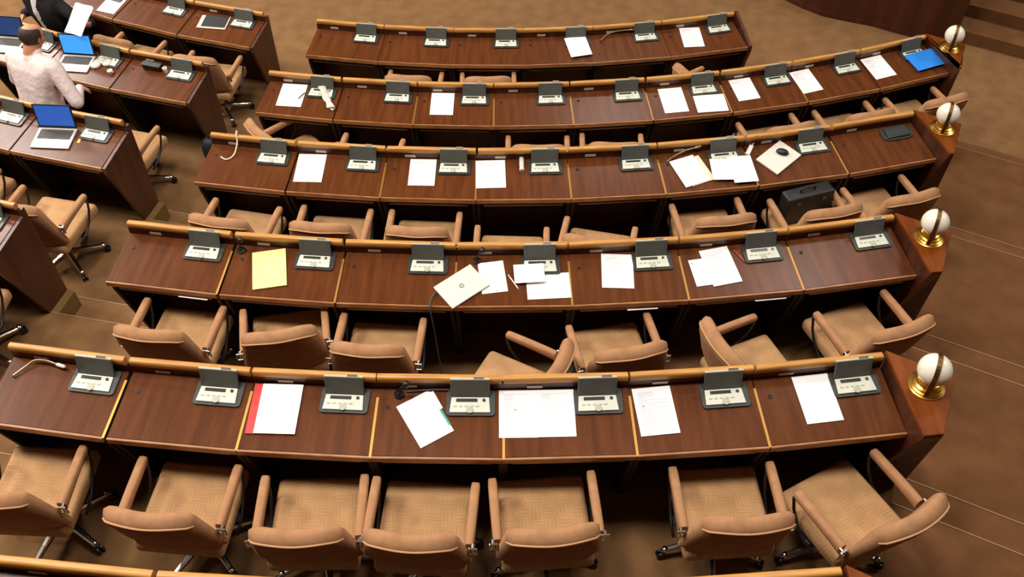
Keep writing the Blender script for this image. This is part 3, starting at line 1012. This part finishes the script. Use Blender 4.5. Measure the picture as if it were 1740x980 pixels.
def laptop_open(row, th, s, yaw, screen, label, lean=16):
    t = thing('laptop', label, 'laptop', on_desk(row, th, s, yaw, 0.001))
    w, d = 0.325, 0.225
    mb = MB()
    mb.box((0, 0, 0.008), (w, d, 0.014), 0.005)
    base = link('base', mb.mesh('laptop_open_base', 'silver'), t)
    mb = MB()
    mb.box((0, 0.035, 0.0155), (w * 0.86, d * 0.46, 0.002))
    for rk in range(5):
        for ck in range(13):
            mb.box((-0.128 + ck * 0.0213, 0.075 - rk * 0.0205, 0.017), (0.017, 0.016, 0.003))
    link('keyboard', mb.mesh('laptop_keyboard', 'keyboard'), base)
    mb = MB()
    mb.box((0, -0.068, 0.0155), (0.095, 0.06, 0.0015))
    link('trackpad', mb.mesh('laptop_trackpad', 'silver_light'), base)
    lm = Matrix.Translation((0, d / 2 - 0.004, 0.014)) @ Matrix.Rotation(R(-lean), 4, 'X')
    mb = MB()
    mb.box((0, 0, 0.108), (w, 0.008, 0.212), 0.003)
    lid = link('lid', mb.mesh('laptop_open_lid', 'black'), t, mw=lm)
    mb = MB()
    mb.box((0, -0.0045, 0.112), (w - 0.026, 0.001, 0.180))
    link('screen', mb.mesh('laptop_screen', screen), lid)
    return t
laptop_open(3, -16.27, .245, 11, 'screen', 'open silver laptop with blue screen, side block third row')
laptop_open(4, -20.35, .25, 12, 'screen_b', 'open laptop with bright light blue screen before the pink-shirted man')
laptop_open(4, -24.35, .25, 14, 'screen_d', 'open laptop with dim blue screen left of the pink-shirted man'.replace('left of', 'next to'))
# yellow tag beside the laptop
t = link('paper_tag', sheet_mesh('paper_tag', 0.022, 0.05, 'yellow_tag', 0.003))
t.matrix_world = on_desk(3, -15.34, .217, 10, 0.001)
tag(t, 'small yellow tag beside the open silver laptop', 'tag')
# black tablet on the side block front row
t = thing('tablet', 'black tablet in pale frame on side block front-row desk', 'tablet', on_desk(5, -17.42, .18, 8, 0.001))
mb = MB()
mb.box((0, 0, 0.005), (0.32, 0.20, 0.009), 0.003)
link('frame', mb.mesh('tablet_frame', 'silver'), t)
mb = MB()
mb.box((0.015, 0.01, 0.0105), (0.26, 0.175, 0.003))
link('screen', mb.mesh('tablet_screen', 'black'), t)

# white headset and cup on the second row of the side block
t = thing('headset', 'white headset with round ear cups on side block desk', 'headset', on_desk(4, -19.14, .20, 20, 0.0))
for dx, dy in ((-0.045, 0.0), (0.06, 0.025)):
    mb = MB()
    mb.lathe([(0, 0), (0.045, 0), (0.05, 0.012), (0.045, 0.026), (0.02, 0.03), (0, 0.026)], 20, (dx, dy, 0))
    link('ear_cup', mb.mesh('headset_cup', 'glassy', True), t)
mb = MB()
mb.tube([(-0.045 + 0.0, 0.0, 0.02), (-0.06, 0.05, 0.02), (-0.01, 0.095, 0.02), (0.05, 0.085, 0.02), (0.06, 0.03, 0.02)], 0.008, 8)
link('headband', mb.mesh('headset_band', 'glassy', True), t)
t = thing('cup', 'small white cup standing beside the white headset', 'cup', on_desk(4, -18.40, .262, 0, 0.0))
mb = MB()
mb.lathe([(0, 0), (0.020, 0), (0.026, 0.035), (0.024, 0.035), (0.018, 0.004), (0, 0.004)], 18)
link('body', mb.mesh('cup_body', 'white', True, 40), t)
mb = MB()
mb.tube([(0.024, 0, 0.028), (0.036, 0, 0.026), (0.036, 0, 0.014), (0.022, 0, 0.010)], 0.003, 6)
link('handle', mb.mesh('cup_handle', 'white', True), t)
# black case + bright cap bottle
t = thing('camera_case', 'black pouch against the rail, aisle-end desk of side block second row', 'case', on_desk(4, -16.60, .10, 0, 0.0))
mb = MB()
mb.box((0, 0, 0.03), (0.19, 0.075, 0.06), 0.012, 3)
link('body', mb.mesh('pouch_body', 'leather', True, 50), t)
mb = MB()
mb.box((0, -0.012, 0.06), (0.192, 0.055, 0.008), 0.003)
link('flap', mb.mesh('pouch_flap', 'leather'), t)
t = thing('glass', 'small clear-white glass beside the black pouch', 'glass', on_desk(4, -15.90, .12, 0, 0.0))
mb = MB()
mb.lathe([(0, 0), (0.018, 0), (0.022, 0.055), (0.020, 0.055), (0.016, 0.004), (0, 0.004)], 16)
link('body', mb.mesh('glass_body', 'white', True, 40), t)
mb = MB()
mb.lathe([(0.0, 0.004), (0.0165, 0.004), (0.019, 0.032), (0.0, 0.032)], 16)
link('contents', mb.mesh('glass_contents', 'glassy', True, 40), t)

# crumpled plastic sleeve and small bottle
t = thing('plastic_sleeve', 'crumpled milky plastic sleeve draped from a second-row console', 'sleeve', on_desk(4, -7.97, .20, 0, 0.0))
rr = []
for k in range(9):
    f = k / 8
    y = 0.125 - 0.25 * f
    x = -0.075 + 0.15 * f
    z = 0.030 + 0.012 * math.sin(f * 9) - 0.012 * f
    w = 0.034 + 0.008 * math.sin(f * 13 + 1)
    rr.append([(x + w * math.cos(a), y + 0.01 * math.sin(2 * a), max(z + 0.012 * math.sin(a), 0.002)) for a in [2 * math.pi * j / 10 for j in range(10)]])
mb = MB()
mb.loft(rr)
link('body', mb.mesh('sleeve_body', 'glassy', True, 60), t)
mb = MB()
mb.box((0.07, -0.122, 0.012), (0.06, 0.02, 0.006), 0.002, rot=(0, 0, R(-30)))
link('seal', mb.mesh('sleeve_seal', 'white'), t)
t = thing('bottle', 'small pale bottle lying beside a third-row console', 'bottle', on_desk(3, 0.62, .10, 0, 0.021))
mb = MB()
mb.tube([(0, 0.06, 0), (0, 0.055, 0), (0, -0.03, 0), (0, -0.045, 0)], [0.014, 0.02, 0.02, 0.011], 14)
link('body', mb.mesh('bottle_body', 'glassy', True, 50), t)
mb = MB()
mb.tube([(0, -0.044, 0), (0, -0.075, 0)], [0.019, 0.019], 14)
link('cap', mb.mesh('bottle_cap', 'cream', True, 50), t)

# microphone arms, cables
def curve_pts(P, n=6):
    P = [Vector(p) for p in P]
    out = []
    for i in range(len(P) - 1):
        p0, p1, p2, p3 = P[max(i - 1, 0)], P[i], P[i + 1], P[min(i + 2, len(P) - 1)]
        for k in range(n):
            u = k / n
            out.append(0.5 * ((2 * p1) + (p2 - p0) * u + (2 * p0 - 5 * p1 + 4 * p2 - p3) * u * u + (3 * p1 - p0 - 3 * p2 + p3) * u ** 3))
    out.append(P[-1])
    return out
def mic_arm(row, pts, label, tipm='white'):
    P = [on_desk(row, th, s, 0, h).translation for th, s, h in pts]
    c = P[0].copy()
    t = thing('gooseneck_microphone', label, 'microphone', Matrix.Translation(c))
    mb = MB()
    mb.tube([p - c for p in curve_pts(P[:-1] + [P[-1]], 5)], 0.006, 8)
    link('arm', mb.mesh('microphone_arm', 'tan_metal', True), t)
    d = (P[-1] - P[-2]).normalized()
    mb = MB()
    mb.tube([P[-1] - c, P[-1] - c + d * 0.012, P[-1] - c + d * 0.05, P[-1] - c + d * 0.058], [0.007, 0.011, 0.011, 0.004], 10)
    link('tip', mb.mesh('microphone_tip', tipm, True), t)
mic_arm(1, [(-10.04, .165, .012), (-9.85, .10, .02), (-9.70, .06, .03), (-9.45, .055, .035), (-9.22, .065, .03)], 'bent champagne metal microphone arm lying on the fifth-row aisle-end desk')
mic_arm(5, [(5.62, .13, .01), (6.0, .08, .03), (6.45, .055, .04), (6.95, .05, .045), (7.35, .05, .045)], 'bent metal microphone arm on the front-row desk', 'tan_metal')
mic_arm(3, [(5.72, .13, .01), (6.0, .09, .02), (6.4, .06, .04), (6.75, .05, .05)], 'thin metal microphone arm behind the third-row papers', 'tan_metal')
def desk_mic(row, th, s, label, lean):
    t = thing('desk_microphone', label, 'microphone', on_desk(row, th, s, 0, 0.0))
    mb = MB()
    mb.lathe([(0, 0), (0.028, 0), (0.028, 0.012), (0.012, 0.022), (0.008, 0.03), (0, 0.03)], 18)
    link('base', mb.mesh('desk_mic_base', 'black', True, 40), t)
    mb = MB()
    mb.tube(curve_pts([(0, 0, 0.02), (lean * 0.2, 0, 0.07), (lean, 0, 0.11)], 5), 0.005, 8)
    link('gooseneck', mb.mesh('desk_mic_neck', 'black', True), t)
    mb = MB()
    mb.lathe([(0, 0), (0.016, 0.004), (0.022, 0.020), (0.016, 0.036), (0, 0.040)], 16, (lean, 0, 0.10))
    link('windscreen', mb.mesh('desk_mic_foam', 'black', True), t)
desk_mic(2, -7.12, .085, 'black gooseneck microphone at the seam beside the yellow pad', 0.02)
desk_mic(2, -0.72, .085, 'black gooseneck microphone above the closed silver laptop', 0.04)
desk_mic(1, -2.10, .075, 'black foam microphone by the rail above the tilted sheet', 0.05)
def cable(name, P, r, m, label):
    c = Vector(P[0])
    mb = MB()
    mb.tube([Vector(p) - c for p in curve_pts(P, 6)], r, 6)
    o = link(name, mb.mesh(name, m, True))
    o.location = c
    tag(o, label, 'cable')
def dp(row, th, s, h):
    q = ring(ROWR[row] + s, th)
    return (q.x, q.y, ROWZ[row] + h)
cable('charging_cable', [dp(3, -10.0, .17, .79), dp(3, -9.75, .19, .787), dp(3, -9.55, .14, .80), dp(3, -9.50, .06, .86), dp(3, -9.55, .02, .912), dp(3, -9.6, -.03, .88), dp(3, -9.6, -.035, .6)], 0.006, 'cream', 'pale charging cable looped over the third-row rail')
cable('laptop_cable', [dp(2, -1.72, .33, .775), dp(2, -1.85, .40, .765), dp(2, -1.86, .462, .74), dp(2, -1.80, .475, .55), dp(2, -1.70, .52, .25), dp(2, -1.45, .64, .03), dp(2, -1.1, .70, .012)], 0.005, 'keyboard', 'thin cable hanging from the closed silver laptop to the floor')
cable('microphone_cable', [dp(1, -1.95, .06, .805), dp(1, -1.5, .05, .815), dp(1, -1.0, .05, .815), dp(1, -.75, .06, .805)], 0.004, 'keyboard', 'thin dark cable along the rail above the tilted sheet')
t = thing('power_adapter', 'white power adapter with cord beside the closed pale laptop', 'adapter', on_desk(3, 8.74, .09, -35, 0.0))
mb = MB()
mb.box((0, 0, 0.012), (0.035, 0.11, 0.022), 0.005)
link('body', mb.mesh('adapter_body', 'white'), t)
mb = MB()
mb.tube(curve_pts([(0, 0.05, 0.012), (0.01, 0.085, 0.03), (0.02, 0.10, 0.08), (0.01, 0.085, 0.115)], 5), 0.004, 6)
link('cord', mb.mesh('adapter_cord', 'white', True), t)

# bags
t = thing('briefcase', 'black leather briefcase standing on a third-row chair', 'briefcase', row_frame(3, 10.18, .545, .462, 8))
mb = MB()
mb.box((0.01, 0, 0.135), (0.41, 0.13, 0.27), 0.02, 3)
link('body', mb.mesh('briefcase_body', 'leather', True, 50), t)
mb = MB()
mb.tube(curve_pts([(-0.06, 0, 0.265), (-0.05, 0, 0.30), (0.05, 0, 0.30), (0.06, 0, 0.265)], 5), 0.009, 8)
link('handle', mb.mesh('briefcase_handle', 'black', True), t)
mb = MB()
mb.box((0, -0.068, 0.21), (0.03, 0.008, 0.03), 0.002)
me = mb.mesh('briefcase_clasp', 'keyboard')
for x in (-0.10, 0.12):
    link('clasp', me, t, (x, 0, 0))
t = thing('backpack', 'dark navy bag standing on the aisle carpet by the side block', 'bag', row_frame(4, -13.35, .46, 0, 10))
mb = MB()
rr = []
for z, w, d in ((0.0, 0.075, 0.055), (0.03, 0.088, 0.065), (0.16, 0.105, 0.075), (0.27, 0.11, 0.075), (0.34, 0.095, 0.06), (0.375, 0.06, 0.035)):
    rr.append([(w * math.copysign(abs(math.cos(a)) ** 0.55, math.cos(a)), d * math.copysign(abs(math.sin(a)) ** 0.55, math.sin(a)), z) for a in [2 * math.pi * k / 20 for k in range(20)]])
mb.loft(rr)
link('body', mb.mesh('bag_body', 'navy_bag', True, 60), t)
mb = MB()
mb.box((0, -0.078, 0.13), (0.14, 0.035, 0.16), 0.014, 3)
link('pocket', mb.mesh('bag_pocket', 'navy_bag', True, 50), t)
mb = MB()
mb.tube(curve_pts([(-0.03, 0, 0.37), (-0.025, 0, 0.405), (0.025, 0, 0.405), (0.03, 0, 0.37)], 5), 0.006, 8)
link('handle', mb.mesh('bag_handle', 'black', True), t)

# ------------------------------------------------------------------ people
def person(label, mw, prims, mats, extra, voxel=0.012):
    """prims: (a, b, ra, rb, material slot) tapered capsules fused into one continuous body"""
    bm = bmesh.new()
    for a, b, ra, rb, mi in prims:
        a, b = Vector(a), Vector(b)
        for p, r in ((a, ra), (b, rb)):
            bmesh.ops.create_icosphere(bm, subdivisions=2, radius=r, matrix=Matrix.Translation(p))
        d = b - a
        if d.length > 1e-4:
            q = d.to_track_quat('Z', 'Y').to_matrix().to_4x4()
            bmesh.ops.create_cone(bm, cap_ends=True, segments=16, radius1=ra, radius2=rb, depth=d.length, matrix=Matrix.Translation((a + b) / 2) @ q)
    me = bpy.data.meshes.new('person_raw')
    bm.to_mesh(me)
    bm.free()
    tmp = bpy.data.objects.new('person_raw', me)
    COL.objects.link(tmp)
    rm = tmp.modifiers.new('remesh', 'REMESH')
    rm.mode = 'VOXEL'
    rm.voxel_size = voxel
    sm = tmp.modifiers.new('smooth', 'SMOOTH')
    sm.factor = 0.5
    sm.iterations = 10
    dg = bpy.context.evaluated_depsgraph_get()
    res = bpy.data.meshes.new_from_object(tmp.evaluated_get(dg))
    bpy.data.objects.remove(tmp)
    res.name = 'person_body'
    res.materials.clear()
    for m in mats:
        res.materials.append(M[m])
    PR = [(Vector(a), Vector(b), ra, rb, mi) for a, b, ra, rb, mi in prims]
    for f in res.polygons:
        c = f.center
        best, bi = 1e9, 0
        for a, b, ra, rb, mi in PR:
            d = b - a
            u = max(0, min(1, (c - a).dot(d) / d.length_squared)) if d.length > 1e-6 else 0
            dist = (c - a - d * u).length - (ra + (rb - ra) * u)
            if dist < best:
                best, bi = dist, mi
        f.material_index = bi
        f.use_smooth = True
    t = thing('person', label, 'person', mw)
    link('body', res, t)
    for nm, me2 in extra:
        link(nm, me2, t)
    return t
def hand(wrist, d, palm_n, curl, mi, side):
    """palm and five fingers from a wrist along d; palm_n is the palm's facing normal"""
    w = Vector(wrist)
    d = Vector(d).normalized()
    n = (Vector(palm_n) - d * Vector(palm_n).dot(d)).normalized()
    s = d.cross(n) * side
    out = [(w, w + d * 0.035, 0.026, 0.028, mi)]
    for k, off in enumerate((-0.028, -0.009, 0.010, 0.028)):
        out.append((w + d * 0.02 + s * off * 0.5, w + d * 0.075 + s * off, 0.017, 0.013, mi))
    for k, (off, ln) in enumerate(((-0.028, 0.060), (-0.009, 0.074), (0.010, 0.080), (0.028, 0.070))):
        p = w + d * 0.078 + s * off
        a = 0.0
        for j in range(3):
            a += curl
            q = p + (d * math.cos(a) + n * math.sin(a)) * (ln / 3)
            out.append((p, q, 0.0095 - 0.001 * j, 0.009 - 0.001 * j, mi))
            p = q
    p = w + d * 0.025 + s * 0.028
    for j in range(2):
        q = p + (d * 0.7 + s * (0.55 - 0.3 * j) + n * 0.35 * (j + 0.5)).normalized() * 0.033
        out.append((p, q, 0.012, 0.010, mi))
        p = q
    return out
def head_prims(c, f, mi):
    """skull, jaw, nose, ears around the centre c looking along f"""
    c = Vector(c)
    f = Vector(f).normalized()
    u = Vector((0, 0, 1))
    u = (u - f * u.dot(f)).normalized()
    r = f.cross(u)
    P = [(c - f * 0.03 + u * 0.03, c + f * 0.02 + u * 0.03, 0.080, 0.076, mi),
         (c + f * 0.03 - u * 0.03, c + f * 0.045 - u * 0.075, 0.062, 0.042, mi),
         (c + f * 0.095 + u * 0.01, c + f * 0.112 - u * 0.022, 0.010, 0.016, mi),
         (c - f * 0.02 - u * 0.06, c - f * 0.035 - u * 0.12, 0.058, 0.056, mi)]
    for sg in (-1, 1):
        P.append((c + r * sg * 0.080 + u * 0.015, c + r * sg * 0.083 - u * 0.025, 0.017, 0.012, mi))
        P.append((c + r * sg * 0.05 + f * 0.06 - u * 0.01, c + r * sg * 0.03 + f * 0.07 - u * 0.045, 0.025, 0.02, mi))
    return P
def eye_mesh(c, f):
    c = Vector(c)
    f = Vector(f).normalized()
    u = Vector((0, 0, 1))
    u = (u - f * u.dot(f)).normalized()
    r = f.cross(u)
    mb = MB()
    for sg in (-1, 1):
        q = c + r * sg * 0.033 + f * 0.083 + u * 0.012
        mb.lathe([(0, -0.01), (0.010, -0.004), (0.012, 0.0), (0.010, 0.004), (0, 0.01)], 10, q)
    q = c + f * 0.088 - u * 0.055
    mb.tube([q - r * 0.026, q, q + r * 0.026], 0.006, 6)
    return mb.mesh('face_features', 'hair', True)

# the man in the pink shirt, seen from behind, leaning to his laptop
HC, HF = (0.0, 0.15, 1.56), (0.05, 0.94, -0.34)
pr = []
for sg in (-1, 1):
    pr += [((sg * 0.10, -0.02, 0.92), (sg * 0.10, 0.02, 0.50), 0.098, 0.065, 1), ((sg * 0.10, 0.02, 0.50), (sg * 0.11, -0.03, 0.10), 0.062, 0.045, 1),
           ((sg * 0.11, -0.05, 0.045), (sg * 0.12, 0.13, 0.035), 0.045, 0.035, 3)]
pr += [((-0.07, -0.02, 0.93), (0.07, -0.02, 0.93), 0.118, 0.118, 1)]
def torso(levels, mi, n=22):
    out = []
    for k in range(n + 1):
        f = k / n * (len(levels) - 1)
        i0 = min(int(f), len(levels) - 2)
        u = f - i0
        y, z, hx, r = [levels[i0][q] * (1 - u) + levels[i0 + 1][q] * u for q in range(4)]
        out.append(((-hx, y, z), (hx, y, z), r, r, mi))
    return out
pr += torso([(-0.02, 0.99, 0.075, 0.132), (0.0, 1.08, 0.075, 0.128), (0.03, 1.19, 0.095, 0.130), (0.055, 1.30, 0.135, 0.118), (0.065, 1.375, 0.19, 0.078)], 0)
pr += [((0, 0.07, 1.40), (0, 0.105, 1.455), 0.078, 0.062, 0), ((0, 0.10, 1.44), (0, 0.125, 1.51), 0.058, 0.056, 2)]
# right arm out to the side, left arm to the desk
RE, RW = (0.39, 0.02, 1.10), (0.13, 0.29, 0.985)
LE, LW = (-0.31, 0.06, 1.10), (-0.16, 0.30, 0.95)
pr += [((0.215, 0.07, 1.365), RE, 0.076, 0.060, 0), (RE, RW, 0.058, 0.040, 0), ((-0.215, 0.07, 1.365), LE, 0.076, 0.060, 0), (LE, LW, 0.052, 0.036, 0)]
pr += hand(RW, (-0.05, 0.75, -0.55), (0, -0.5, -0.8), 0.35, 2, -1) + hand(LW, (0.05, 0.75, -0.5), (0, -0.5, -0.8), 0.35, 2, 1)
pr += head_prims(HC, HF, 2)
mb = MB()
# fringe of hair round the back and sides of the bald head
c = Vector(HC)
hf = Vector(HF).normalized()
hu = (Vector((0, 0, 1)) - hf * hf.z).normalized()
hr = hf.cross(hu)
hc = c + hu * 0.028 - hf * 0.005
rr = []
for k in range(25):
    az = R(168 + 204 * k / 24)
    ringp = []
    els = [-62, -45, -30, -15, 0, 15, 30, 38]
    for inner in (0, 1):
        for e in (els if not inner else els[::-1]):
            lift = 1.0 if not inner else 0.86
            if e == 38:
                lift = 0.95
            ce, se = math.cos(R(e)), math.sin(R(e))
            q = hc + hr * (0.089 * lift * ce * math.cos(az)) + hf * (0.113 * lift * ce * math.sin(az)) + hu * (0.100 * lift * se)
            ringp.append(tuple(q))
    rr.append(ringp)
mb.loft(rr)
hair = mb.mesh('hair_fringe', 'hair', True, 60)
mb = MB()
mb.lathe([(0.058, 0.0), (0.070, 0.0), (0.066, 0.035), (0.060, 0.038), (0.056, 0.034), (0.058, 0.0)], 24, (0, 0.10, 1.435))
collar = mb.mesh('shirt_collar', 'shirt', True, 50)
person('bald man in pale pink shirt, seen from behind, leaning over laptops', row_frame(4, -18.7, 1.05, 0, -6), pr, ['shirt', 'trousers', 'skin', 'black'],
       [('hair', hair), ('collar', collar), ('face', eye_mesh(HC, HF))])

# the person in a dark suit facing the pink-shirted man, holding papers over the rail
pr = []
for sg in (-1, 1):
    pr += [((sg * 0.10, -0.02, 0.93), (sg * 0.11, 0.02, 0.50), 0.10, 0.068, 0), ((sg * 0.11, 0.02, 0.50), (sg * 0.11, -0.02, 0.10), 0.064, 0.048, 0), ((sg * 0.11, -0.05, 0.045), (sg * 0.12, 0.12, 0.035), 0.045, 0.035, 3)]
pr += [((-0.07, -0.02, 0.95), (0.07, -0.02, 0.95), 0.125, 0.125, 0)]
pr += torso([(-0.02, 0.98, 0.08, 0.135), (0.0, 1.10, 0.08, 0.133), (0.03, 1.22, 0.10, 0.135), (0.05, 1.34, 0.14, 0.115), (0.05, 1.40, 0.19, 0.078)], 0)
pr += [((0, 0.05, 1.42), (0, 0.08, 1.48), 0.07, 0.06, 1), ((0, 0.08, 1.47), (0, 0.10, 1.54), 0.056, 0.054, 2),
       ((0.0, 0.13, 1.43), (-0.01, 0.168, 1.30), 0.034, 0.030, 1), ((-0.01, 0.168, 1.30), (-0.02, 0.145, 1.10), 0.030, 0.020, 1)]
LE, LW = (-0.45, 0.0, 1.22), (-0.66, 0.05, 1.33)
RE, RW = (0.30, 0.0, 1.14), (0.20, 0.17, 1.22)
pr += [((0.19, 0.05, 1.39), RE, 0.072, 0.056, 0), (RE, RW, 0.056, 0.042, 0), ((-0.19, 0.05, 1.39), LE, 0.072, 0.056, 0), (LE, LW, 0.056, 0.042, 0)]
pr += hand(RW, (-0.2, 0.75, -0.35), (-0.6, 0, -0.8), 0.3, 2, -1)
pr += hand(LW, (-0.1, 0.9, 0.15), (0.6, 0.0, 0.7), 0.42, 2, 1)
HC2, HF2 = (0.0, 0.12, 1.62), (0.0, 0.93, -0.36)
pr += head_prims(HC2, HF2, 2)
mb = MB()
rr = []
for z, r in ((-0.02, 0.095), (0.05, 0.102), (0.10, 0.085), (0.128, 0.05), (0.138, 0.005)):
    rr.append([(HC2[0] + r * 0.92 * math.cos(a), HC2[1] - 0.035 + r * 1.05 * math.sin(a), HC2[2] + z) for a in [2 * math.pi * k / 20 for k in range(20)]])
mb.loft(rr)
suit_mw = row_frame(5, -23.6, 1.10, 0, 180 - 8)
person('person in dark suit and white shirt holding white papers over the rail', suit_mw, pr, ['suit', 'white_shirt', 'skin', 'black'],
       [('hair', mb.mesh('suit_person_hair', 'hair', True)), ('face', eye_mesh(HC2, HF2))])
mb = MB()
for k in range(4):
    mb.box((0, 0, 0.002 * k), (0.21, 0.297, 0.0016), rot=(0, 0, R(2 * k - 3)))
o = link('paper_stack', mb.mesh('held_papers', 'paper'))
o.matrix_world = suit_mw @ Matrix.Translation((-0.665, 0.165, 1.432)) @ Matrix.Rotation(R(-35), 4, 'X') @ Matrix.Rotation(R(6), 4, 'Z')
tag(o, 'white papers held in the hand of the person in the dark suit', 'paper')
